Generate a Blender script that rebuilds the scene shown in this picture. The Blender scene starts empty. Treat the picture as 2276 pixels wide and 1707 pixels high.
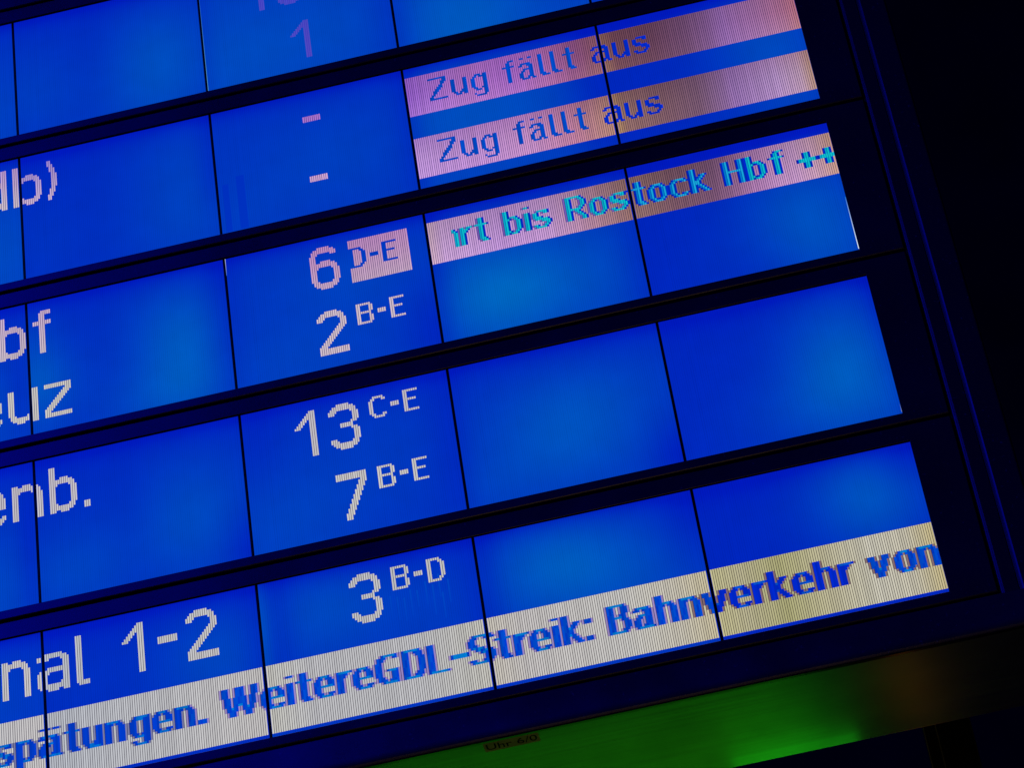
import bpy, bmesh, math, random
from mathutils import Matrix, Vector
random.seed(7)
scene = bpy.context.scene
C = scene.collection

# ------------------------------------------------------------------ camera, world, lamps, exposure
cam_data = bpy.data.cameras.new('camera')
cam_data.sensor_width = 36.0
cam_data.lens = 109.913
cam_data.clip_start = 0.05
cam_data.clip_end = 100.0
cam = bpy.data.objects.new('camera', cam_data)
C.objects.link(cam)
ROT = ((0.973718474, 0.216811781, 0.069749445), (0.186257182, -0.581794504, -0.791721806), (-0.131074771, 0.783905483, -0.606886808))
m = Matrix(ROT).to_4x4()
# columns of ROT are the camera axes expressed in the world
m.translation = Vector((0.824003262, -2.858649963, 1.644151671))
cam.matrix_world = m
scene.camera = cam

world = bpy.data.worlds.new('World')
scene.world = world
world.use_nodes = True
bg = world.node_tree.nodes['Background']
bg.inputs['Color'].default_value = (0.50, 0.36, 1.0, 1)
bg.inputs['Strength'].default_value = 0.003

scene.view_settings.view_transform = 'Standard'
scene.view_settings.look = 'None'
scene.view_settings.gamma = 1.0
scene.view_settings.exposure = 0.0
scene.view_settings.use_curve_mapping = False
scene.cycles.filter_width = 1.45


def lamp(name, loc, aim, w, h, power, color, spread=180):
    d = bpy.data.lights.new(name, 'AREA')
    d.shape = 'RECTANGLE'
    d.size, d.size_y = w, h
    d.energy = power
    d.color = color
    d.spread = math.radians(spread)
    o = bpy.data.objects.new(name, d)
    C.objects.link(o)
    o.location = loc
    o.rotation_euler = (Vector(aim) - Vector(loc)).to_track_quat('-Z', 'Y').to_euler()
    return o


# blue glow of the hall up to the left, mirrored in the black frame
lamp('blue_hall_lamp', (-3.1, -4.0, 5.9), (0.1, 0, 3.8), 3.4, 5.2, 370, (0.002, 0.006, 1.0))
# green and amber lamps hanging below and behind the cabinet, mirrored in its metal underside
lamp('green_lamp', (0.780, 0.222, 3.325), (0.780, 0.17, 3.377), 0.10, 0.03, 0.0032, (0.01, 1.0, 0.01))
lamp('green_rim_lamp', (0.800, 0.186, 3.360), (0.800, 0.172, 3.377), 0.14, 0.010, 0.0030, (0.02, 1.0, 0.02))
lamp('green_wide_lamp', (0.57, 0.43, 3.13), (0.55, 0.30, 3.377), 0.50, 0.11, 0.046, (0.05, 1.0, 0.0), 110)
lamp('green_left_lamp', (0.20, 0.42, 3.12), (0.25, 0.30, 3.377), 0.40, 0.12, 0.026, (0.03, 1.0, 0.0), 110)
lamp('amber_lamp', (0.938, 0.19, 3.27), (0.932, 0.14, 3.377), 0.02, 0.10, 0.0014, (1.0, 0.36, 0.0))
# weak warm light of the concourse in front of and below the board
lamp('concourse_lamp', (0.5, -1.8, 1.4), (0.5, 0.0, 3.4), 1.0, 0.6, 0.95, (1.0, 0.62, 0.24))

# ------------------------------------------------------------------ board units
S = 0.25                 # one LCD column pitch, metres
Z0 = 4.6                 # world height of the top edge of the first full row
P = 0.964189             # row pitch in units
WIN = 0.8                # height of the LCD windows in units
PIX = 1.0 / 97.6         # pixel width in units
GAP = 1.3 * PIX          # gap between two LCD panels
MARG = 0.15 * PIX
PV = WIN / 64.0          # pixel height in units
DF = 0.014               # how far the bezel stands proud of the LCDs (units)
SH = 0.0116              # sight-line shift of things on the bezel front


def lin(c):
    out = []
    for v in c:
        v = max(0.0, v) / 255.0
        out.append(v / 12.92 if v <= 0.04045 else ((v + 0.055) / 1.055) ** 2.4)
    return out


def w3(x, y, z):
    return Vector((x * S, -z * S, Z0 + y * S))


def tag(o, label=None, cat=None, group=None, kind=None):
    if label: o['label'] = label
    if cat: o['category'] = cat
    if group: o['group'] = group
    if kind: o['kind'] = kind
    return o


def empty(name, loc):
    o = bpy.data.objects.new(name, None)
    o.empty_display_size = 0.05
    o.location = loc
    C.objects.link(o)
    return o


def link(name, me, mat, parent=None, loc=(0, 0, 0)):
    o = bpy.data.objects.new(name, me)
    if mat is not None:
        me.materials.append(mat)
    C.objects.link(o)
    o.parent = parent
    o.location = loc
    return o


def obj(name, bm, mat, parent=None, loc=(0, 0, 0), smooth=False):
    bmesh.ops.recalc_face_normals(bm, faces=bm.faces)
    me = bpy.data.meshes.new(name)
    bm.to_mesh(me)
    bm.free()
    if smooth:
        for p in me.polygons:
            p.use_smooth = True
    return link(name, me, mat, parent, loc)


def loc_of(x, y, z):
    """board units -> metres, relative (no height offset)"""
    return Vector((x * S, -z * S, y * S))


def add_box(bm, x0, x1, y0, y1, z0, z1, bev=0.0):
    vs = [bm.verts.new(loc_of(x, y, z)) for x in (x0, x1) for y in (y0, y1) for z in (z0, z1)]
    fs = [bm.faces.new([vs[i] for i in q]) for q in ((0, 1, 3, 2), (4, 6, 7, 5), (0, 4, 5, 1), (2, 3, 7, 6), (0, 2, 6, 4), (1, 5, 7, 3))]
    if bev > 0:
        es = list({e for f in fs for e in f.edges})
        bmesh.ops.recalc_face_normals(bm, faces=fs)
        bmesh.ops.bevel(bm, geom=es, offset=bev * S, segments=2, affect='EDGES', profile=0.5)


def loft(bm, loops, close=False):
    rings = [[bm.verts.new(loc_of(*p)) for p in lp] for lp in loops]
    n = len(rings[0])
    pairs = list(zip(rings[:-1], rings[1:]))
    if close:
        pairs.append((rings[-1], rings[0]))
    for a, b in pairs:
        for i in range(n):
            j = (i + 1) % n
            bm.faces.new((a[i], a[j], b[j], b[i]))


def rect(x0, x1, y0, y1, z, g=0.0):
    return [(x0 - g, y0 - g, z), (x1 + g, y0 - g, z), (x1 + g, y1 + g, z), (x0 - g, y1 + g, z)]


# ------------------------------------------------------------------ materials
def new_mat(name):
    mt = bpy.data.materials.new(name)
    mt.use_nodes = True
    nt = mt.node_tree
    return mt, nt, nt.nodes['Principled BSDF']


def black_plastic(name, base, rough, spec, scale=60, bump=0.02):
    mt, nt, b = new_mat(name)
    tc = nt.nodes.new('ShaderNodeTexCoord')
    n1 = nt.nodes.new('ShaderNodeTexNoise')
    n1.inputs['Scale'].default_value = 9
    n1.inputs['Detail'].default_value = 6
    nt.links.new(tc.outputs['Object'], n1.inputs['Vector'])
    mr = nt.nodes.new('ShaderNodeMapRange')
    mr.inputs['From Min'].default_value = 0.3
    mr.inputs['From Max'].default_value = 0.7
    mr.inputs['To Min'].default_value = rough - 0.05
    mr.inputs['To Max'].default_value = rough + 0.06
    nt.links.new(n1.outputs['Fac'], mr.inputs['Value'])
    nt.links.new(mr.outputs['Result'], b.inputs['Roughness'])
    # specks of dust
    n2 = nt.nodes.new('ShaderNodeTexNoise')
    n2.inputs['Scale'].default_value = 240
    n2.inputs['Detail'].default_value = 3
    nt.links.new(tc.outputs['Object'], n2.inputs['Vector'])
    r2 = nt.nodes.new('ShaderNodeValToRGB')
    r2.color_ramp.elements[0].position = 0.66
    r2.color_ramp.elements[0].color = (*base, 1)
    r2.color_ramp.elements[1].position = 0.80
    r2.color_ramp.elements[1].color = (base[0] * 3 + 0.02, base[1] * 3 + 0.02, base[2] * 3 + 0.02, 1)
    nt.links.new(n2.outputs['Fac'], r2.inputs['Fac'])
    nt.links.new(r2.outputs['Color'], b.inputs['Base Color'])
    n3 = nt.nodes.new('ShaderNodeTexNoise')
    n3.inputs['Scale'].default_value = scale * 20
    nt.links.new(tc.outputs['Object'], n3.inputs['Vector'])
    bp = nt.nodes.new('ShaderNodeBump')
    bp.inputs['Strength'].default_value = bump
    bp.inputs['Distance'].default_value = 0.001
    nt.links.new(n3.outputs['Fac'], bp.inputs['Height'])
    nt.links.new(bp.outputs['Normal'], b.inputs['Normal'])
    b.inputs['Specular IOR Level'].default_value = spec
    return mt


M_BEZEL = black_plastic('black_powder_coat', (0.010, 0.010, 0.012), 0.27, 0.5)
M_FRAME = black_plastic('black_anodised_frame', (0.010, 0.010, 0.012), 0.26, 0.5)
M_RIDGE = black_plastic('black_ridge_paint', (0.010, 0.010, 0.012), 0.28, 0.24)
M_RAIL = black_plastic('black_rail_paint', (0.010, 0.010, 0.012), 0.28, 1.0)
M_MATTE = black_plastic('matte_black', (0.004, 0.004, 0.005), 0.9, 0.03)


def lcd_material(name, stripes):
    mt, nt, b = new_mat(name)
    at = nt.nodes.new('ShaderNodeAttribute')
    at.attribute_name = 'lcd'
    b.inputs['Base Color'].default_value = (0.0, 0.0, 0.0, 1)
    b.inputs['Roughness'].default_value = 0.45
    b.inputs['Specular IOR Level'].default_value = 0.12
    b.inputs['Emission Strength'].default_value = 1.0
    if not stripes:
        nt.links.new(at.outputs['Color'], b.inputs['Emission Color'])
        return mt
    tc = nt.nodes.new('ShaderNodeTexCoord')
    sx = nt.nodes.new('ShaderNodeSeparateXYZ')
    nt.links.new(tc.outputs['Object'], sx.inputs['Vector'])

    def math_node(op, a, bval=None):
        n = nt.nodes.new('ShaderNodeMath')
        n.operation = op
        nt.links.new(a, n.inputs[0])
        if bval is not None:
            n.inputs[1].default_value = bval
        return n.outputs[0]
    v = math_node('SUBTRACT', sx.outputs['X'], MARG * S)
    v = math_node('DIVIDE', v, PIX * S)
    v = math_node('FRACT', v)
    v = math_node('GREATER_THAN', v, 0.74)
    # random strength of every column of cells
    wn = nt.nodes.new('ShaderNodeTexNoise')
    mp = nt.nodes.new('ShaderNodeMapping')
    mp.inputs['Scale'].default_value = (1 / (PIX * S) * 0.5, 1, 2.0)
    nt.links.new(tc.outputs['Object'], mp.inputs['Vector'])
    nt.links.new(mp.outputs['Vector'], wn.inputs['Vector'])
    wn.inputs['Scale'].default_value = 1.0
    wn.inputs['Detail'].default_value = 2.0
    k = nt.nodes.new('ShaderNodeMapRange')
    k.inputs['From Min'].default_value = 0.3
    k.inputs['From Max'].default_value = 0.7
    k.inputs['To Min'].default_value = 0.03
    k.inputs['To Max'].default_value = 0.22
    nt.links.new(wn.outputs['Fac'], k.inputs['Value'])
    mu = nt.nodes.new('ShaderNodeMath')
    mu.operation = 'MULTIPLY'
    nt.links.new(v, mu.inputs[0])
    nt.links.new(k.outputs['Result'], mu.inputs[1])
    sub = nt.nodes.new('ShaderNodeMath')
    sub.operation = 'SUBTRACT'
    sub.inputs[0].default_value = 1.0
    nt.links.new(mu.outputs[0], sub.inputs[1])
    # faint random mottling multiplied into the emission
    dn = nt.nodes.new('ShaderNodeTexNoise')
    dn.inputs['Scale'].default_value = 26
    dn.inputs['Detail'].default_value = 5
    nt.links.new(tc.outputs['Object'], dn.inputs['Vector'])
    dk = nt.nodes.new('ShaderNodeMapRange')
    dk.inputs['To Min'].default_value = 0.90
    dk.inputs['To Max'].default_value = 1.10
    nt.links.new(dn.outputs['Fac'], dk.inputs['Value'])
    m2 = nt.nodes.new('ShaderNodeMath')
    m2.operation = 'MULTIPLY'
    nt.links.new(sub.outputs[0], m2.inputs[0])
    nt.links.new(dk.outputs['Result'], m2.inputs[1])
    vm = nt.nodes.new('ShaderNodeVectorMath')
    vm.operation = 'SCALE'
    nt.links.new(at.outputs['Color'], vm.inputs[0])
    nt.links.new(m2.outputs[0], vm.inputs['Scale'])
    nt.links.new(vm.outputs['Vector'], b.inputs['Emission Color'])
    return mt


M_LCD = lcd_material('blue_lcd', True)
M_CELL = lcd_material('lcd_cells', False)


def metal_material():
    mt, nt, b = new_mat('brushed_sheet_metal')
    tc = nt.nodes.new('ShaderNodeTexCoord')
    mp = nt.nodes.new('ShaderNodeMapping')
    mp.inputs['Scale'].default_value = (2.5, 700, 700)
    nt.links.new(tc.outputs['Object'], mp.inputs['Vector'])
    n = nt.nodes.new('ShaderNodeTexNoise')
    n.inputs['Scale'].default_value = 1.0
    n.inputs['Detail'].default_value = 5
    nt.links.new(mp.outputs['Vector'], n.inputs['Vector'])
    r = nt.nodes.new('ShaderNodeMapRange')
    r.inputs['From Min'].default_value = 0.3
    r.inputs['From Max'].default_value = 0.7
    r.inputs['To Min'].default_value = 0.42
    r.inputs['To Max'].default_value = 0.56
    nt.links.new(n.outputs['Fac'], r.inputs['Value'])
    nt.links.new(r.outputs['Result'], b.inputs['Roughness'])
    n2 = nt.nodes.new('ShaderNodeTexNoise')
    n2.inputs['Scale'].default_value = 14
    n2.inputs['Detail'].default_value = 6
    nt.links.new(tc.outputs['Object'], n2.inputs['Vector'])
    cr = nt.nodes.new('ShaderNodeValToRGB')
    cr.color_ramp.elements[0].position = 0.30
    cr.color_ramp.elements[0].color = (0.42, 0.42, 0.40, 1)
    cr.color_ramp.elements[1].position = 0.72
    cr.color_ramp.elements[1].color = (0.54, 0.54, 0.52, 1)
    nt.links.new(n2.outputs['Fac'], cr.inputs['Fac'])
    nt.links.new(cr.outputs['Color'], b.inputs['Base Color'])
    b.inputs['Metallic'].default_value = 1.0
    bp = nt.nodes.new('ShaderNodeBump')
    bp.inputs['Strength'].default_value = 0.10
    bp.inputs['Distance'].default_value = 0.0005
    nt.links.new(n.outputs['Fac'], bp.inputs['Height'])
    nt.links.new(bp.outputs['Normal'], b.inputs['Normal'])
    return mt


M_METAL = metal_material()


def plain(name, base, rough, spec=0.5, nscale=20, var=0.15):
    mt, nt, b = new_mat(name)
    tc = nt.nodes.new('ShaderNodeTexCoord')
    n = nt.nodes.new('ShaderNodeTexNoise')
    n.inputs['Scale'].default_value = nscale
    n.inputs['Detail'].default_value = 5
    nt.links.new(tc.outputs['Object'], n.inputs['Vector'])
    cr = nt.nodes.new('ShaderNodeValToRGB')
    cr.color_ramp.elements[0].position = 0.3
    cr.color_ramp.elements[0].color = tuple(c * (1 - var) for c in base) + (1,)
    cr.color_ramp.elements[1].position = 0.7
    cr.color_ramp.elements[1].color = tuple(c * (1 + var) for c in base) + (1,)
    nt.links.new(n.outputs['Fac'], cr.inputs['Fac'])
    nt.links.new(cr.outputs['Color'], b.inputs['Base Color'])
    b.inputs['Roughness'].default_value = rough
    b.inputs['Specular IOR Level'].default_value = spec
    return mt


M_STICKER = plain('beige_label_paper', (0.78, 0.50, 0.28), 0.7, 0.3, 60, 0.2)
M_INK = plain('black_ink', (0.004, 0.004, 0.004), 0.7, 0.1)
M_WALL = plain('dark_hall_wall', (0.014, 0.010, 0.008), 0.95, 0.0, 1.5, 0.5)
M_EDGE_HILITE = plain('painted_edge_highlight', (0.30, 0.32, 0.20), 0.6, 0.3, 30, 0.4)  # olive edge highlight of the post, put into the colour
M_EDGE_HILITE_DIM = plain('painted_edge_highlight_dim', (0.07, 0.075, 0.05), 0.6, 0.3, 30, 0.4)  # dimmer version of the painted edge highlight
M_POST = plain('dark_post_paint', (0.012, 0.012, 0.010), 0.35, 0.5, 30, 0.3)

# ------------------------------------------------------------------ the setting
bm = bmesh.new()
vs = [bm.verts.new(v) for v in ((-14, 3.2, -1), (14, 3.2, -1), (14, 3.2, 22), (-14, 3.2, 22))]
bm.faces.new(vs)
tag(obj('hall_wall', bm, M_WALL), kind='structure')

# ------------------------------------------------------------------ pixel fonts of the displays
# big font: every column is a list of (first row, last row) runs
BIG = {
    '1': [[(7, 7)], [(6, 7)], [(5, 7)], [(4, 6)], [(3, 5)], [(2, 4)], [(1, 3)], [(0, 20)], [(0, 20)], [(0, 20)]],
    '2': [[(3, 4), (17, 20)], [(2, 4), (16, 20)], [(1, 4), (15, 20)], [(1, 3), (14, 20)], [(0, 2), (13, 16), (18, 20)], [(0, 2), (12, 15), (18, 20)],
          [(0, 2), (11, 14), (18, 20)], [(0, 2), (10, 13), (18, 20)], [(0, 2), (9, 12), (18, 20)], [(0, 2), (8, 11), (18, 20)],
          [(1, 3), (7, 10), (18, 20)], [(1, 9), (18, 20)], [(2, 8), (18, 20)], [(4, 7), (18, 20)]],
    '3': [[(3, 4), (16, 17)], [(2, 4), (16, 18)], [(1, 4), (16, 19)], [(1, 3), (17, 19)], [(0, 2), (18, 20)], [(0, 2), (9, 10), (18, 20)],
          [(0, 2), (9, 10), (18, 20)], [(0, 2), (9, 10), (18, 20)], [(0, 2), (9, 10), (18, 20)], [(0, 2), (9, 10), (18, 20)],
          [(1, 3), (8, 11), (17, 19)], [(1, 8), (11, 19)], [(2, 8), (11, 18)], [(4, 7), (12, 16)]],
    '6': [[(4, 16)], [(2, 18)], [(1, 19)], [(1, 3), (8, 10), (17, 19)], [(0, 2), (8, 9), (18, 20)], [(0, 2), (7, 9), (18, 20)], [(0, 2), (7, 9), (18, 20)],
          [(0, 2), (7, 9), (18, 20)], [(0, 2), (7, 9), (18, 20)], [(0, 2), (7, 9), (18, 20)], [(1, 3), (8, 10), (17, 19)], [(1, 3), (8, 19)], [(2, 3), (9, 18)], [(11, 16)]],
    '7': [[(0, 2)], [(0, 2)], [(0, 2)], [(0, 2), (18, 20)], [(0, 2), (16, 20)], [(0, 2), (14, 20)], [(0, 2), (12, 18)], [(0, 2), (10, 16)], [(0, 2), (8, 14)],
          [(0, 2), (6, 12)], [(0, 2), (4, 10)], [(0, 8)], [(0, 6)], [(0, 4)]],
    '0': [[(4, 16)], [(2, 18)], [(1, 19)], [(1, 3), (17, 19)], [(0, 2), (18, 20)], [(0, 2), (18, 20)], [(0, 2), (18, 20)], [(0, 2), (18, 20)], [(0, 2), (18, 20)], [(0, 2), (18, 20)],
          [(1, 3), (17, 19)], [(1, 19)], [(2, 18)], [(4, 16)]],
    '-': [[(8, 10)]] * 9,
    '.': [[(18, 20)]] * 3,
    'l': [[(0, 19)], [(0, 20)], [(0, 20)], [(19, 20)], [(19, 20)], [(19, 20)]],
    'b': [[(0, 20)], [(0, 20)], [(0, 20)], [(6, 8), (17, 19)], [(6, 7), (18, 19)], [(5, 7), (18, 20)], [(5, 7), (18, 20)], [(5, 7), (18, 20)], [(5, 7), (18, 20)],
          [(6, 8), (17, 19)], [(6, 19)], [(7, 18)], [(9, 16)]],
    'd': [[(9, 16)], [(7, 18)], [(6, 19)], [(6, 8), (17, 19)], [(5, 7), (18, 20)], [(5, 7), (18, 20)], [(5, 7), (18, 20)], [(5, 7), (18, 20)], [(6, 7), (18, 19)],
          [(6, 8), (17, 19)], [(0, 20)], [(0, 20)], [(0, 20)]],
    'n': [[(5, 20)], [(5, 20)], [(5, 20)], [(6, 8)], [(6, 7)], [(5, 7)], [(5, 7)], [(5, 7)], [(5, 7)], [(6, 8)], [(6, 20)], [(7, 20)], [(9, 20)]],
    'u': [[(5, 16)], [(5, 18)], [(5, 19)], [(17, 19)], [(18, 20)], [(18, 20)], [(18, 20)], [(18, 20)], [(18, 19)], [(17, 19)], [(5, 20)], [(5, 20)], [(5, 20)]],
    'z': [[(5, 6), (17, 20)], [(5, 6), (16, 20)], [(5, 6), (15, 20)], [(5, 6), (14, 17), (19, 20)], [(5, 6), (13, 16), (19, 20)], [(5, 6), (12, 15), (19, 20)],
          [(5, 6), (11, 14), (19, 20)], [(5, 6), (10, 13), (19, 20)], [(5, 6), (9, 12), (19, 20)], [(5, 6), (8, 11), (19, 20)], [(5, 10), (19, 20)], [(5, 9), (19, 20)], [(5, 8), (19, 20)]],
    'f': [[(5, 6)], [(5, 6)], [(5, 6)], [(1, 20)], [(0, 20)], [(0, 20)], [(0, 1), (5, 6)], [(0, 1), (5, 6)], [(0, 1), (5, 6)]],
    'a': [[(6, 7), (13, 18)], [(6, 7), (12, 19)], [(5, 7), (12, 19)], [(5, 7), (11, 13), (18, 20)], [(5, 6), (11, 12), (18, 20)], [(5, 6), (11, 12), (18, 20)], [(5, 6), (11, 12), (18, 20)],
          [(5, 6), (11, 12), (18, 20)], [(5, 6), (11, 12), (18, 19)], [(5, 7), (11, 12), (17, 19)], [(6, 20)], [(6, 20)], [(7, 20)]],
    'e': [[(9, 16)], [(7, 18)], [(6, 19)], [(6, 8), (12, 13), (17, 19)], [(5, 7), (12, 13), (18, 20)], [(5, 7), (12, 13), (18, 20)], [(5, 7), (12, 13), (18, 20)], [(5, 7), (12, 13), (18, 20)],
          [(5, 7), (12, 13), (18, 20)], [(6, 8), (12, 13), (18, 20)], [(6, 13), (18, 20)], [(7, 13), (17, 19)], [(9, 13), (17, 18)]],
    ')': [[(0, 2), (18, 20)], [(0, 5), (15, 20)], [(2, 18)], [(4, 16)], [(7, 13)]],
}
SUP = {
    'B': [[(0, 9)], [(0, 9)], [(0, 0), (4, 4), (9, 9)], [(0, 0), (4, 4), (9, 9)], [(0, 0), (4, 4), (9, 9)], [(0, 0), (4, 4), (9, 9)], [(0, 9)], [(1, 3), (6, 8)]],
    'C': [[(2, 7)], [(1, 8)], [(0, 1), (8, 9)], [(0, 0), (9, 9)], [(0, 0), (9, 9)], [(0, 0), (9, 9)], [(0, 1), (8, 9)], [(1, 1), (8, 8)]],
    'D': [[(0, 9)], [(0, 9)], [(0, 0), (9, 9)], [(0, 0), (9, 9)], [(0, 0), (9, 9)], [(0, 1), (8, 9)], [(1, 8)], [(2, 7)]],
    'E': [[(0, 9)], [(0, 9)], [(0, 0), (4, 4), (9, 9)], [(0, 0), (4, 4), (9, 9)], [(0, 0), (4, 4), (9, 9)], [(0, 0), (4, 4), (9, 9)], [(0, 0), (9, 9)]],
    '-': [[(4, 5)]] * 4,
}
# small bold font: rows of cells, first row number then the rows
SML = {
    'Z': (0, '#########|.......##|......###|......##.|.....##..|....###..|...###...|..###....|..##.....|.##......|##.......|#########'),
    'u': (3, '##....##|##....##|##....##|##....##|##....##|##....##|##...###|.##.####|..###.##'),
    'g': (3, '..###.##|.##.####|##....##|##....##|##....##|##....##|##....##|.##..###|..###.##|......##|.#....##|..#####.'),
    'f': (0, '...###|..##..|..##..|######|..##..|..##..|..##..|..##..|..##..|..##..|..##..|..##..'),
    'ä': (0, '.##..##.|........|........|.#####..|##..###.|.....##.|..#####.|.##..##.|##...##.|##...##.|##..###.|.####.##'),
    'a': (3, '.#####..|##..###.|.....##.|..#####.|.##..##.|##...##.|##...##.|##..###.|.####.##'),
    'l': (0, '##...|##...|##...|##...|##...|##...|##...|##...|##...|##...|###..|.####'),
    't': (0, '..##...|..##...|..##...|######.|..##...|..##...|..##...|..##...|..##...|..##...|..###..|...###.'),
    's': (3, '..#####.|##...##.|##......|####....|.######.|....####|......##|##...##.|.#####..'),
    'j': (3, '#...|##..|.##.|.##.|.##.|.##.|.##.|.##.|.##.'),
    'r': (3, '##.###|####..|###...|##....|##....|##....|##....|##....|##....'),
    'b': (0, '##......|##......|##......|##.###..|###..##.|##....##|##....##|##....##|##....##|##....##|###..##.|##.###..'),
    'h': (0, '##......|##......|##......|##.###..|###..##.|##....##|##....##|##....##|##....##|##....##|##....##|##....##'),
    'n': (3, '##.###..|###..##.|##....##|##....##|##....##|##....##|##....##|##....##|##....##'),
    'p': (3, '##.###..|###..##.|##....##|##....##|##....##|##....##|##....##|###..##.|##.###..|##......|##......|##......'),
    'i': (0, '##|..|..|##|##|##|##|##|##|##|##|##'),
    'R': (0, '#######..|##....##.|##.....##|##.....##|##.....##|##....##.|#######..|##..##...|##...##..|##....##.|##.....##|##.....##'),
    'o': (3, '..####..|.##..##.|##....##|##....##|##....##|##....##|##....##|.##..##.|..####..'),
    'c': (3, '..#####.|.##...##|##......|##......|##......|##......|##......|.##...##|..#####.'),
    'k': (0, '##......|##......|##......|##...##.|##..##..|##.##...|####....|####....|##.##...|##..##..|##...##.|##....##'),
    'H': (0, '##.....##|##.....##|##.....##|##.....##|##.....##|#########|##.....##|##.....##|##.....##|##.....##|##.....##|##.....##'),
    '+': (4, '...##...|...##...|...##...|########|########|...##...|...##...|...##...'),
    'e': (3, '..####..|.##..##.|##....##|##....##|########|##......|##......|.##...##|..#####.'),
    '.': (10, '###|###'),
    ':': (3, '##|##|..|..|..|..|..|##|##'),
    '-': (6, '#######|#######'),
    'W': (0, '##....###....##|##....###....##|##....###....##|##....#.#....##|.##..##.##..##.|.##..##.##..##.|.##..##.##..##.|.##..##.##..##.|..####...####..|..####...####..|...##.....##...|...##.....##...'),
    'G': (0, '...######|.###....#|.##......|##.......|##.......|##.......|##...####|##.....##|##.....##|.##....##|.###..###|...####.#'),
    'D': (0, '#######..|##...###.|##....##.|##.....##|##.....##|##.....##|##.....##|##.....##|##.....##|##....##.|##...###.|#######..'),
    'L': (0, '##......|##......|##......|##......|##......|##......|##......|##......|##......|##......|##......|########'),
    'S': (0, '..######.|.##....##|##.......|##.......|###......|.#####...|...#####.|.....####|.......##|.......##|##....##.|.######..'),
    'B': (0, '#######..|##....##.|##....##.|##....##.|##...##..|#######..|##....##.|##.....##|##.....##|##.....##|##....##.|#######..'),
    'v': (3, '##....##|##....##|.##..##.|.##..##.|.##..##.|..####..|..####..|...##...|...##...'),
}


def big_cells(font, ch, col, row):
    out = []
    for i, runs in enumerate(font[ch]):
        for a, b in runs:
            for r in range(a, b + 1):
                out.append((col + i, row + r))
    return out


def small_cells(ch, col, row):
    r0, rows = SML[ch]
    out = []
    for j, line in enumerate(rows.split('|')):
        for i, c in enumerate(line):
            if c == '#':
                out.append((col + i, row + r0 + j))
    return out


# ------------------------------------------------------------------ colours of the liquid crystal cells
def key(keys, u):
    for (a, ca), (b, cb) in zip(keys[:-1], keys[1:]):
        if u <= b:
            t = 0 if b == a else max(0.0, (u - a) / (b - a))
            return [x + (y - x) * t for x, y in zip(ca, cb)]
    return list(keys[-1][1])


def mix(a, b, t):
    t = max(0.0, min(1.0, t))
    return [x + (y - x) * t for x, y in zip(a, b)]


# tint of lit cells in each row of the board: cheap LCDs drift towards pink where they are seen steeply
def white(row, I, r):
    k, i = divmod(I, 96)
    u, v = i / 95.0, r / 63.0
    if row == 'A':
        return mix((66, 72, 194), (84, 75, 194), v)
    if row == 'B':
        if k == -1: return mix((185, 150, 205), (208, 195, 200), (v - .05) / .35)
        if k == 0: return mix((150, 130, 205), (205, 180, 205), (v - .05) / .35)
        if k == 1: return mix((170, 118, 205), (205, 165, 208), (v - .25) / .4)
        if k == 2:
            a = key([(0, (160, 100, 195)), (.1, (172, 112, 195)), (.3, (188, 118, 190)), (.55, (178, 108, 190)), (.75, (182, 108, 160)), (.88, (150, 86, 125)), (1, (150, 92, 100))], u)
            b = key([(0, (200, 152, 205)), (.3, (202, 148, 200)), (.6, (205, 145, 185)), (.8, (200, 130, 150)), (1, (190, 138, 112))], u)
        else:
            a = key([(0, (150, 102, 86)), (.06, (126, 78, 84)), (.25, (112, 70, 86)), (.45, (126, 84, 116)), (.62, (154, 106, 162)), (.8, (172, 114, 156)), (.93, (182, 114, 140)), (1, (186, 112, 122))], u)
            b = key([(0, (182, 138, 95)), (.05, (152, 110, 98)), (.25, (134, 95, 98)), (.42, (128, 92, 108)), (.6, (158, 116, 166)), (.82, (186, 146, 184)), (.94, (194, 154, 168)), (1, (192, 148, 124))], u)
        c = mix(a, b, (v - .25) / .5)
        c = [c[0] * .97, c[1] * 1.0, c[2] * 1.06]
        f = .90 + .18 * ((v * 2) % 1)
        return [x * f for x in c]
    if row == 'C':
        if k < 1: return mix((198, 170, 200), (205, 202, 192), (v - .05) / .6)
        if k == 1: return mix((190, 140, 190), (208, 190, 200), (v - .1) / .5)
        if k == 2:
            c = key([(0, (205, 166, 178)), (.06, (198, 156, 192)), (.35, (188, 142, 192)), (.6, (192, 146, 186)), (.8, (180, 132, 146)), (1, (146, 106, 96))], u)
        else:
            c = key([(0, (146, 108, 98)), (.2, (122, 85, 92)), (.4, (120, 82, 104)), (.6, (172, 120, 160)), (.8, (196, 148, 182)), (.92, (196, 150, 160)), (1, (194, 146, 124))], u)
        f = .92 + .20 * (v / .4)
        return [c[0] * f * .97, c[1] * f, c[2] * f * 1.04]
    if row == 'D':
        return mix((194, 190, 198), (200, 200, 196), (v - .1) / .6)
    # row E
    if k <= 0: return mix((186, 190, 196), (200, 197, 194), u)
    if k == 1: return key([(0, (198, 197, 188)), (.2, (193, 193, 195)), (.7, (193, 193, 195)), (1, (197, 195, 186))], u)
    if k == 2: return key([(0, (202, 196, 184)), (.15, (198, 194, 192)), (.6, (200, 198, 194)), (.85, (202, 196, 180)), (1, (202, 192, 160))], u)
    return key([(0, (196, 190, 144)), (.12, (186, 180, 146)), (.3, (176, 173, 124)), (.5, (190, 184, 152)), (.72, (202, 198, 182)), (.88, (200, 194, 174)), (1, (196, 182, 136))], u)


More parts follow.
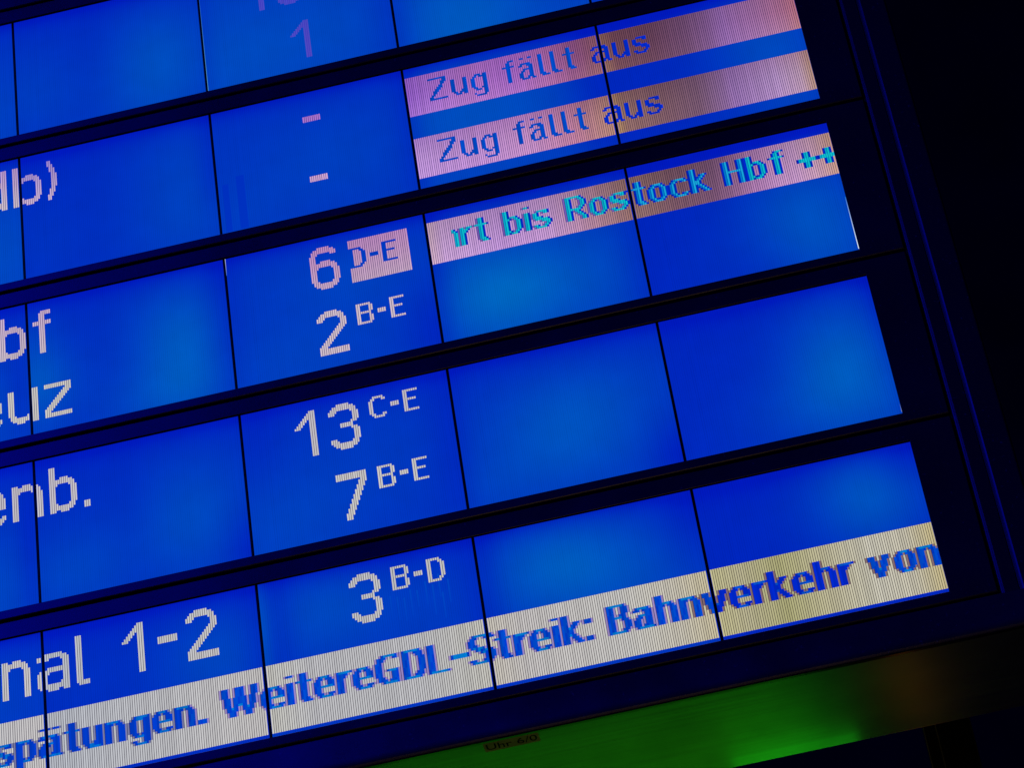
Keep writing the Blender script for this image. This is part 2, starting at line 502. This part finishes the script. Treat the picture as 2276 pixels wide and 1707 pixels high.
def between(row, w):
    """colour of the dark line between two lit columns of cells"""
    if row == 'E': return [w[0] * .34, w[1] * .32, w[2] * .34]
    if row == 'D': return [w[0] * .48, w[1] * .36, w[2] * .44]
    if row == 'A': return [w[0] * .75, w[1] * .7, w[2] * .95]
    return [w[0] * .35, w[1] * .31, w[2] * .56]


# uneven back light of every LCD panel: (u, v, width, height, strength)
GLOW = {
    ('A', -1): (.15, [(.5, .8, .5, .4, .35)]),
    ('A', 0): (.10, [(.78, .55, .25, .35, .42), (.75, 1.0, .3, .3, .25), (.05, .7, .25, .35, .22), (.42, .5, .14, .6, -.06)]),
    ('A', 1): (.30, [(.15, .8, .4, .4, .22), (.75, .7, .4, .4, .10), (1.0, .6, .12, .8, -.16), (0, .5, .06, .9, -.12)]),
    ('A', 2): (.35, [(.35, .9, .3, .4, .40), (0, .9, .1, .8, -.25)]),
    ('A', 3): (.2, [(.7, .8, .3, .4, .3)]),
    ('B', -1): (.25, [(.7, .8, .4, .4, .3)]),
    ('B', 0): (.08, [(.85, .35, .25, .4, .26), (.85, .9, .3, .3, .22), (.1, .8, .2, .4, .10), (1.0, .2, .08, .4, -.15), (.97, .55, .05, .25, -.1)]),
    ('B', 1): (.20, [(.6, .6, .4, .4, .16), (.1, .9, .25, .3, .10), (1.0, .4, .07, .8, -.14)]),
    ('B', 2): (.28, [(.25, .5, .28, .4, .30), (.6, .55, .25, .4, .12), (.98, .5, .16, 1, -.30), (0, .5, .06, 1, -.2)]),
    ('B', 3): (.02, [(.82, .5, .25, .5, .50), (.95, .9, .2, .3, .1)]),
    ('C', -1): (.15, [(.3, .75, .5, .3, .55), (.95, .65, .06, .3, -.15)]),
    ('C', 0): (.12, [(.76, .55, .20, .35, .62), (.7, .95, .3, .2, .35), (.02, .6, .12, .35, .45), (.15, .65, .18, .25, .18), (1.0, .4, .10, .9, -.22)]),
    ('C', 1): (.22, [(.6, .35, .35, .35, .18), (.3, .9, .4, .3, .16), (1.0, .9, .16, .35, -.24), (0, .3, .08, .8, -.10)]),
    ('C', 2): (.25, [(.28, .72, .26, .30, .62), (.65, .75, .3, .3, .26), (0, .6, .08, .8, -.30), (1.0, .7, .10, .8, -.22)]),
    ('C', 3): (.00, [(.80, .65, .26, .35, .62), (.9, 1.0, .25, .25, .20), (.25, .9, .2, .3, .05)]),
    ('D', -1): (.15, [(.3, .85, .5, .3, .60), (.97, .6, .06, .5, -.2)]),
    ('D', 0): (.10, [(.75, .65, .25, .35, .42), (.15, .85, .25, .25, .32), (1.0, .95, .12, .3, -.25), (.45, .6, .12, .5, -.07)]),
    ('D', 1): (.17, [(.15, .85, .3, .3, .22), (.6, .5, .4, .4, .10), (1.0, .4, .12, .8, -.16), (.05, .2, .15, .3, -.12)]),
    ('D', 2): (.14, [(.5, .68, .32, .30, .50), (.6, .35, .4, .25, .18), (.1, .9, .2, .2, .12), (1.0, .95, .14, .25, -.30), (0, .5, .06, .8, -.12)]),
    ('D', 3): (.02, [(.80, .55, .22, .38, .70), (.6, .85, .3, .25, .28), (.95, .95, .1, .2, .1), (1.0, .2, .06, .5, -.2)]),
    ('E', -1): (.18, [(.6, .4, .4, .4, .2)]),
    ('E', 0): (.08, [(.80, .42, .24, .30, .38), (.15, .4, .2, .3, .06), (1.0, .4, .08, .6, -.15)]),
    ('E', 1): (.20, [(.30, .25, .22, .25, .30), (.75, .4, .3, .3, .08), (.10, .3, .06, .5, -.12), (.0, .3, .025, .5, .3), (1.0, .5, .08, .8, -.14)]),
    ('E', 2): (.20, [(.36, .30, .26, .26, .58), (.7, .5, .25, .25, .22), (.02, .3, .08, .6, -.22), (1.0, .1, .16, .4, -.28)]),
    ('E', 3): (.00, [(.76, .28, .22, .28, .70), (.95, .1, .15, .2, -.2)]),
}


def lcd_blue(row, k, u, v):
    base, spots = GLOW[(row, k)]
    L = base
    for (a, b, sa, sb, amp) in spots:
        du, dv = abs(u - a) / sa, abs(v - b) / sb
        wide = 0.62 if amp > 0.2 else 1.0
        L += amp * 0.92 * math.exp(-(du * du + dv * dv) * wide)
    L -= 0.42 * math.exp(-v / 0.07)
    if v > .97: L += .02
    L = max(-.18, min(1.0, L))
    return [0, 38 + 70 * L, 190 + 4 * L]


# ------------------------------------------------------------------ what each row of the board says
def content(row):
    px = {}

    def put(cells, name, full=False, col=None):
        for c in cells:
            px[c] = (name, full, col)

    def kind_of(ch):
        return 'digit' if ch.isdigit() else {'-': 'dash', '.': 'full_stop', ':': 'colon', ')': 'bracket', '+': 'plus_sign'}.get(ch, 'letter')

    def word(font, chars, r):
        for ch, c in chars:
            put(big_cells(font, ch, c, r), (kind_of(ch), c, r))
    if row == 'A':
        word(BIG, [('1', 119), ('0', 135)], 5)
        word(BIG, [('1', 140)], 37)
    if row == 'B':
        word(BIG, [('d', -19), ('b', -3), (')', 13)], 5)
        word(BIG, [('-', 141)], 5)
        word(BIG, [('-', 141)], 37)
        for top, base in ((5, 8), (38, 41)):
            put([(I, r) for I in range(192, 384) for r in range(top, top + 21)], ('notice_band', 0, top))
            for ch, c in (('Z', 203), ('u', 214), ('g', 224), ('f', 240), ('ä', 248), ('l', 258), ('l', 264), ('t', 270), ('a', 284), ('u', 293), ('s', 303)):
                for (I, r) in small_cells(ch, c, base):
                    px[(I, r)] = (('letter', c, base), True, (0, 72, 192) if I < 278 else (0, 42, 196))
    if row == 'C':
        word(BIG, [('b', -13), ('f', 2)], 5)
        word(BIG, [('e', -26), ('u', -10), ('z', 6)], 37)
        word(BIG, [('6', 136)], 5)
        word(BIG, [('2', 136)], 37)
        word(SUP, [('B', 155), ('-', 165), ('E', 171)], 37)
        put([(I, r) for I in range(155, 184) for r in range(5, 26)], ('section_box', 0, 0))
        for ch, c in (('D', 155), ('-', 165), ('E', 171)):
            for q in big_cells(SUP, ch, c, 9):
                px.pop(q, None)
        put([(I, r) for I in range(192, 384) for r in range(5, 26)], ('notice_band', 0, 0))
        for ch, c in (('j', 203), ('r', 207), ('t', 214), ('b', 228), ('i', 238), ('s', 242), ('R', 258), ('o', 269), ('s', 279), ('t', 288), ('o', 296), ('c', 306), ('k', 316), ('H', 332),
                      ('b', 343), ('f', 354), ('+', 367), ('+', 377)):
            T = {(I, r) for I, r in small_cells(ch, c, 8) if I < 384}
            nm = (kind_of(ch), c, 8)
            for (I, r) in T:
                q = (I + 1, r)
                if q in px: px[q] = (nm, True, (0, 40, 190))
                q = (I - 1, r)
                if q in px and q not in T and I > 204:
                    px[q] = (nm, I >= 288, (112, 88, 176) if I < 288 else (0, 36, 190))
            for (I, r) in T:
                hot = (I - 1, r) in T or (I + 1, r) not in T
                px[(I, r)] = (nm, False, ((14, 190, 204) if hot else (4, 158, 196)) if I < 288 or I > 340 else ((24, 165, 215) if hot else (0, 118, 200)))
    if row == 'D':
        word(BIG, [('e', -26), ('n', -10), ('b', 6), ('.', 22)], 10 - 5)
        word(BIG, [('1', 120), ('3', 136)], 5)
        word(BIG, [('7', 136)], 37)
        word(SUP, [('C', 155), ('-', 165), ('E', 171)], 5)
        word(SUP, [('B', 155), ('-', 165), ('E', 171)], 37)
    if row == 'E':
        word(BIG, [('n', -18), ('a', -2), ('l', 14), ('1', 35), ('-', 51), ('2', 64)], 5)
        word(BIG, [('3', 136)], 5)
        word(SUP, [('B', 155), ('-', 165), ('D', 171)], 5)
        put([(I, r) for I in range(-96, 384) for r in range(35, 63)], ('ticker_band', 0, 0))
        for ch, c in (('r', -52), ('e', -46), ('r', -36), ('s', -23), ('p', -13), ('ä', -3), ('t', 7), ('u', 15), ('n', 25), ('g', 36), ('e', 46), ('n', 56), ('.', 66), ('W', 77), ('e', 94), ('i', 104), ('t', 108),
                      ('e', 116), ('r', 126), ('e', 133), ('G', 143), ('D', 155), ('L', 166), ('-', 176), ('S', 184), ('t', 194), ('r', 202), ('e', 209), ('i', 219), ('k', 223), (':', 233),
                      ('B', 243), ('a', 254), ('h', 264), ('n', 274), ('v', 284), ('e', 294), ('r', 304), ('k', 311), ('e', 321), ('h', 331), ('r', 341), ('v', 354), ('o', 365), ('n', 375)):
            T = set(small_cells(ch, c, 41))
            nm = (kind_of(ch), c, 41)
            U = {q for q in (T | {(I + 1, r) for I, r in T}) if q in px}
            for (I, r) in U:
                for d in (-1, 1):
                    q = (I + d, r)
                    if q in px and q not in U and px[q][0][0] == 'ticker_band':
                        px[q] = (nm, False, (150, 132, 190) if 60 < I < 278 else ((120, 122, 160) if I < 61 else (132, 106, 112)))
            for (I, r) in U:
                n = p = 0
                while (I + n + 1, r) in U and n < 4: n += 1
                while (I - p - 1, r) in U and p < 4: p += 1
                wide = n + p >= 4 and n > 0 and p > 0 and not ((I, r - 1) in U and (I, r + 1) in U)
                if 288 <= I < 350:
                    col = (0, 80, 200) if wide else (0, 38, 196)
                elif I < 60:
                    col = (0, 106, 200) if wide else (0, 58, 194)
                else:
                    col = (0, 118, 200) if wide else ((0, 72, 198) if (I + r // 3) % 3 else (0, 58, 196))
                px[(I, r)] = (nm, True, col)
    return px


def quad_mesh(name, quads):
    """quads: (x0, x1, y0, y1, top colour, bottom colour) in metres"""
    verts, faces, cols = [], [], []
    for (x0, x1, y0, y1, ct, cb) in quads:
        n = len(verts)
        verts += [(x0, 0, y0), (x1, 0, y0), (x1, 0, y1), (x0, 0, y1)]
        faces.append((n, n + 1, n + 2, n + 3))
        cols += [cb, cb, ct, ct]
    me = bpy.data.meshes.new(name)
    me.from_pydata(verts, [], faces)
    at = me.color_attributes.new('lcd', 'FLOAT_COLOR', 'CORNER')
    flat = []
    for c in cols:
        flat += [*c, 1.0]
    at.data.foreach_set('color', flat)
    return me


def screen_mesh(row, k, wd):
    nx, ny = 40, 28
    ht = WIN + 0.02
    th = 0.012
    verts, faces, cols = [], [], []
    for j in range(ny + 1):
        for i in range(nx + 1):
            verts.append((wd * S * i / nx, 0, -ht * S * j / ny))
    for j in range(ny):
        for i in range(nx):
            q = (j * (nx + 1) + i, j * (nx + 1) + i + 1, (j + 1) * (nx + 1) + i + 1, (j + 1) * (nx + 1) + i)
            faces.append((q[3], q[2], q[1], q[0]))
            for (a, b) in ((i, j + 1), (i + 1, j + 1), (i + 1, j), (i, j)):
                cols.append(lin(lcd_blue(row, k, a / nx, b / ny * 1.02)))
    n = len(verts)
    x1, y1, d = wd * S, -ht * S, th * S
    verts += [(0, d, 0), (x1, d, 0), (x1, d, y1), (0, d, y1)]
    tl, tr, br, bl = 0, nx, (ny + 1) * (nx + 1) - 1, ny * (nx + 1)
    for f in ((tl, n, n + 3, bl), (tr, br, n + 2, n + 1), (tl, tr, n + 1, n), (bl, n + 3, n + 2, br)):
        faces.append(f)
        cols += [(0, 0, 0)] * 4
    me = bpy.data.meshes.new('screen')
    me.from_pydata(verts, [], faces)
    at = me.color_attributes.new('lcd', 'FLOAT_COLOR', 'CORNER')
    flat = []
    for c in cols:
        flat += [*c, 1.0]
    at.data.foreach_set('color', flat)
    return me


def build_cells(row, k, px, scr):
    """the lit cells of one screen, one mesh per piece of writing"""
    by = {}
    for (I, r), v in px.items():
        if I // 96 == k:
            by.setdefault(v[0], {})[(I, r)] = v
    for name in sorted(by):
        cells = by[name]
        quads = []

        def color(I, r, v):
            c = v[2] if v[2] is not None else white(row, I, r)
            return c
        jit = {}
        for (I, r) in cells:
            jit.setdefault(I, 1 + random.uniform(-.035, .035))
        done = set()
        for (I, r) in sorted(cells, key=lambda q: (q[0], q[1])):
            if (I, r) in done:
                continue
            v = cells[(I, r)]
            e = r
            while (I, e + 1) in cells and cells[(I, e + 1)] == v and e - r < 9:
                e += 1
            for q in range(r, e + 1):
                done.add((I, q))
            i = I - 96 * k
            x0 = (MARG + i * PIX) * S
            wid = PIX * S * (1.0 if v[1] else 0.77)
            j = jit[I]
            if v[1]:
                j = 1 + (j - 1) * 2.2
            ct, cb = [lin([min(255, x * j) for x in color(I, q, v)]) for q in (r, e)]
            quads.append((x0, x0 + wid, -(e + 1) * PV * S, -r * PV * S, ct, cb))
            if not v[1]:
                # dark line to the next column, only beside lit cells
                a = r
                while a <= e:
                    nb = (px.get((I + 1, a)) if I + 1 < 96 * (k + 1) else None)
                    lit = nb is not None
                    z = a
                    while z + 1 <= e and ((px.get((I + 1, z + 1)) if I + 1 < 96 * (k + 1) else None) is not None) == lit:
                        z += 1
                    if lit:
                        g0, g1 = [lin(between(row, color(I, q, v)) if v[2] is None or v[2][0] > 80 else [0, v[2][1] * .6, v[2][2] * .78]) for q in (a, z)]
                        quads.append((x0 + wid, x0 + PIX * S, -(z + 1) * PV * S, -a * PV * S, g0, g1))
                    a = z + 1
        me = quad_mesh(name[0], quads)
        link(name[0], me, M_CELL, scr, (0, -0.00018, 0))


# ------------------------------------------------------------------ the rows of the board
KS = (-1, 0, 1, 2, 3)
LEFT, RIGHT = -1.10, 4.19
LABELS = {
    'Z': 'black display row cut off at the very top left corner of the picture',
    'A': 'display row cut by the top edge with a faint purple 1 on blue',
    'B': 'display row with two pink bands that read Zug fällt aus',
    'C': 'display row with cyan scrolling text bis Rostock Hbf and platforms 6 and 2',
    'D': 'display row showing platforms 13 and 7 with two empty blue screens at right',
    'E': 'bottom display row with long pale ticker band about GDL-Streik and platform 3',
}


def bezel(parent):
    bm = bmesh.new()
    c = 0.004
    yt, yb = 0.0855, -0.8485 - SH
    it, ib = 0.0, -WIN - SH
    xl, xr = -1.0, 3.9905
    d = DF
    loft(bm, [rect(LEFT, RIGHT, yb, yt, -0.07), rect(LEFT, RIGHT, yb, yt, d - c), rect(LEFT, RIGHT, yb, yt, d, -c),
              rect(xl, xr, ib, it, d, c * .5), rect(xl, xr, ib, it, d - c * .5)])
    o = obj('bezel', bm, M_BEZEL, parent)
    # dull inner walls of the window opening
    bm = bmesh.new()
    loft(bm, [rect(xl, xr, ib, it, d - c * .5), rect(xl, xr, ib, it, -0.001), rect(xl, xr, ib, it, -0.001, 0.03)])
    obj('window_edge', bm, M_MATTE, parent)
    return o


for ji, row in enumerate('ZABCDE'):
    j = ji - 1
    root = empty('display_row', w3(0, -j * P, 0))
    tag(root, LABELS[row], 'display', 'rows of blue screens on the departure board')
    bezel(root)
    bm = bmesh.new()
    add_box(bm, LEFT + .02, RIGHT - .02, -0.845, 0.06, -0.068, -0.020)
    obj('back_plate', bm, M_BEZEL, root)
    if row == 'Z':
        continue
    px = content(row)
    for k in KS:
        x0 = k + GAP / 2
        x1 = k + 1 - GAP / 2
        if k == 3: x1 = 4.0 - GAP / 2 + 0.004
        scr = link('screen', screen_mesh(row, k, x1 - x0), M_LCD, root, loc_of(x0, 0, 0))
        build_cells(row, k, px, scr)
        # bright slits where the back light leaks past the edge of a panel
        leak = {('A', 1): (-.12, .12, 9, 64, (15, 80, 196), (80, 155, 205)), ('C', 1): (-.15, .16, 0, 8.5, (165, 175, 205), (35, 90, 200)),
                ('C', 3): (95.62, 95.98, 38, 63.8, (20, 110, 200), (225, 238, 240)), ('D', 3): (95.8, 95.98, 60, 63.6, (30, 70, 150), (140, 150, 170))}.get((row, k))
        if (row, k) == ('E', 1):
            # burnt-in remains of an old line under the section letters
            gq = []
            for gi, ga, gb in ((57, 17, 27), (60, 18, 28), (63, 19, 29), (66, 16, 27), (69, 17, 24), (73, 14, 24), (76, 16, 29), (79, 12, 22), (80, 20, 31), (83, 15, 25)):
                gx = (MARG + gi * PIX) * S
                gq.append((gx, gx + PIX * S * .8, -gb * PV * S, -ga * PV * S, lin((0, 68, 193)), lin((0, 61, 192))))
            link('ghost_mark', quad_mesh('ghost_mark', gq), M_CELL, scr, (0, -0.00012, 0))
        if (row, k) == ('B', 1):
            # two dull bars burnt into the lower left of this screen
            gq = []
            for gi in (2, 3, 4, 9, 10, 11, 12):
                gx = (MARG + gi * PIX) * S
                gq.append((gx, gx + PIX * S, -63.5 * PV * S, -(39 if gi < 6 else 36) * PV * S, lin((0, 47, 189)), lin((0, 50, 190))))
            link('ghost_mark', quad_mesh('ghost_mark', gq), M_CELL, scr, (0, -0.00012, 0))
        if leak:
            a, b, r0, r1, ct, cb = leak
            me = quad_mesh('light_slit', [(a * PIX * S, b * PIX * S, -r1 * PV * S, -r0 * PV * S, lin(ct), lin(cb))])
            link('light_slit', me, M_CELL, scr, (0, -0.00030, 0))

# ------------------------------------------------------------------ the cabinet round the rows
cab = empty('board_cabinet', w3(0, -4.9013, 0))
tag(cab, 'black cabinet of the departure board with ridged right side and metal underside', 'cabinet')
base = Vector((0, 0, Z0)) - cab.location


def profile(bm, pts, y0, y1):
    a = [bm.verts.new(loc_of(x, y0, z)) for x, z in pts]
    b = [bm.verts.new(loc_of(x, y1, z)) for x, z in pts]
    for i in range(len(pts) - 1):
        bm.faces.new((a[i], a[i + 1], b[i + 1], b[i]))


BACK = -0.68
TOP = 1.16
RAILT, RAILB = -4.7290, -4.9013
# inner ridge
bm = bmesh.new()
profile(bm, [(4.194, -0.12), (4.194, -0.004), (4.2050, -0.004), (4.2095, -0.0025), (4.2145, 0.0010), (4.218, 0.002), (4.279, 0.002), (4.281, 0.000), (4.281, -0.12)], RAILT, TOP)
obj('inner_ridge', bm, M_RIDGE, cab, base)
# outer side board with its rounded corner
bm = bmesh.new()
pts = [(4.283, -0.12), (4.283, 0.001), (4.2895, 0.0025), (4.2955, 0.0070), (4.302, 0.010), (4.408, 0.010)]
for a in range(1, 7):
    t = a / 6 * math.pi / 2
    pts.append((4.408 + 0.014 * math.sin(t), -0.004 + 0.014 * math.cos(t)))
pts += [(4.422, BACK)]
profile(bm, pts, RAILT, TOP)
obj('side_board', bm, M_RIDGE, cab, base)
# bottom rail, lower front edge rounded
bm = bmesh.new()
sec = [(RAILT, -0.05), (RAILT, 0.008), (RAILT - 0.002, 0.010), (RAILB + 0.040, 0.010)]
for a in range(1, 9):
    t = a / 8 * math.pi / 2
    sec.append((RAILB + 0.022 - 0.022 * math.sin(t) + 0.018 * (1 - math.sin(t)), -0.012 + 0.022 * math.cos(t)))
sec += [(RAILB, -0.026), (RAILB + 0.03, -0.026)]
a = [bm.verts.new(loc_of(LEFT - 0.02, y, z)) for y, z in sec]
b = [bm.verts.new(loc_of(4.422, y, z)) for y, z in sec]
for i in range(len(sec) - 1):
    bm.faces.new((a[i], a[i + 1], b[i + 1], b[i]))
bm.faces.new(b)
obj('bottom_rail', bm, M_RAIL, cab, base, smooth=False)
# sheet metal underside
bm = bmesh.new()
SOF = -4.893
nx = 60
sec = [(SOF, -0.020), (SOF, BACK + 0.006), (SOF - 0.0008, BACK + 0.002), (SOF + 0.002, BACK - 0.002), (SOF + 0.05, BACK - 0.004)]
rows = []
for i in range(nx + 1):
    x = LEFT + (4.418 - LEFT) * i / nx
    rows.append([bm.verts.new(loc_of(x, y, z)) for y, z in sec])
for i in range(nx):
    for q in range(len(sec) - 1):
        bm.faces.new((rows[i][q], rows[i + 1][q], rows[i + 1][q + 1], rows[i][q + 1]))
obj('underside_panel', bm, M_METAL, cab, base)
# back sheet, closes the cabinet and darkens the seams
bm = bmesh.new()
add_box(bm, LEFT, 4.415, SOF + 0.02, TOP, BACK + 0.004, -0.13)
obj('cabinet_body', bm, M_MATTE, cab, base)

# ------------------------------------------------------------------ the small label on the underside
lab = empty('paper_label', w3(2.026, SOF - 0.0012, -0.073))
tag(lab, 'small beige paper label printed Uhr 6/0 on the green lit underside', 'label')
bm = bmesh.new()
add_box(bm, -0.1215, 0.1215, 0.0, 0.0010, -0.0382, 0.0382, 0.0004)
obj('label_paper', bm, M_STICKER, lab)
cu = bpy.data.curves.new('lettering', 'FONT')
cu.body = 'Uhr 6/0'
cu.align_x = 'CENTER'
cu.align_y = 'CENTER'
cu.size = 0.06
cu.extrude = 0.0
cu.resolution_u = 6
tmp = bpy.data.objects.new('lettering_curve', cu)
C.objects.link(tmp)
dg = bpy.context.evaluated_depsgraph_get()
me = bpy.data.meshes.new_from_object(tmp.evaluated_get(dg))
bpy.data.objects.remove(tmp)
me.name = 'lettering'
xs = [v.co.x for v in me.vertices]
ys = [v.co.y for v in me.vertices]
fx = 0.222 / (max(xs) - min(xs))
fy = 0.046 / (max(ys) - min(ys))
cx, cy = (max(xs) + min(xs)) / 2, (max(ys) + min(ys)) / 2
for v in me.vertices:
    v.co = loc_of((v.co.x - cx) * fx, -0.0009, (v.co.y - cy) * fy)
me.materials.clear()
link('lettering', me, M_INK, lab)

# ------------------------------------------------------------------ post hanging behind the cabinet
post = empty('hanging_post', w3(3.888, -6.2, -1.0))
tag(post, 'thin dark steel post behind the lower right end of the cabinet', 'post')
bm = bmesh.new()
profile(bm, [(-0.108, -0.12), (-0.108, -0.002), (-0.106, 0.0), (-0.054, 0.0), (-0.052, -0.008), (-0.046, -0.008), (-0.044, 0.0), (0.103, 0.0), (0.108, -0.003), (0.108, -0.12), (-0.108, -0.12)], -1.2, 3.0)
obj('post_profile', bm, M_POST, post)
for x, wdt, mt in ((-0.106, 0.0045, M_EDGE_HILITE), (-0.0505, 0.0045, M_EDGE_HILITE), (0.104, 0.003, M_EDGE_HILITE_DIM)):  # added pale strips stand in for light caught on the post's edges
    bm = bmesh.new()
    add_box(bm, x - wdt / 2, x + wdt / 2, -1.2, 3.0, -0.004, 0.003, 0.0006)
    obj('edge_highlight_strip', bm, mt, post)
print('objects', len(bpy.data.objects), 'faces', sum(len(m.polygons) for m in bpy.data.meshes))
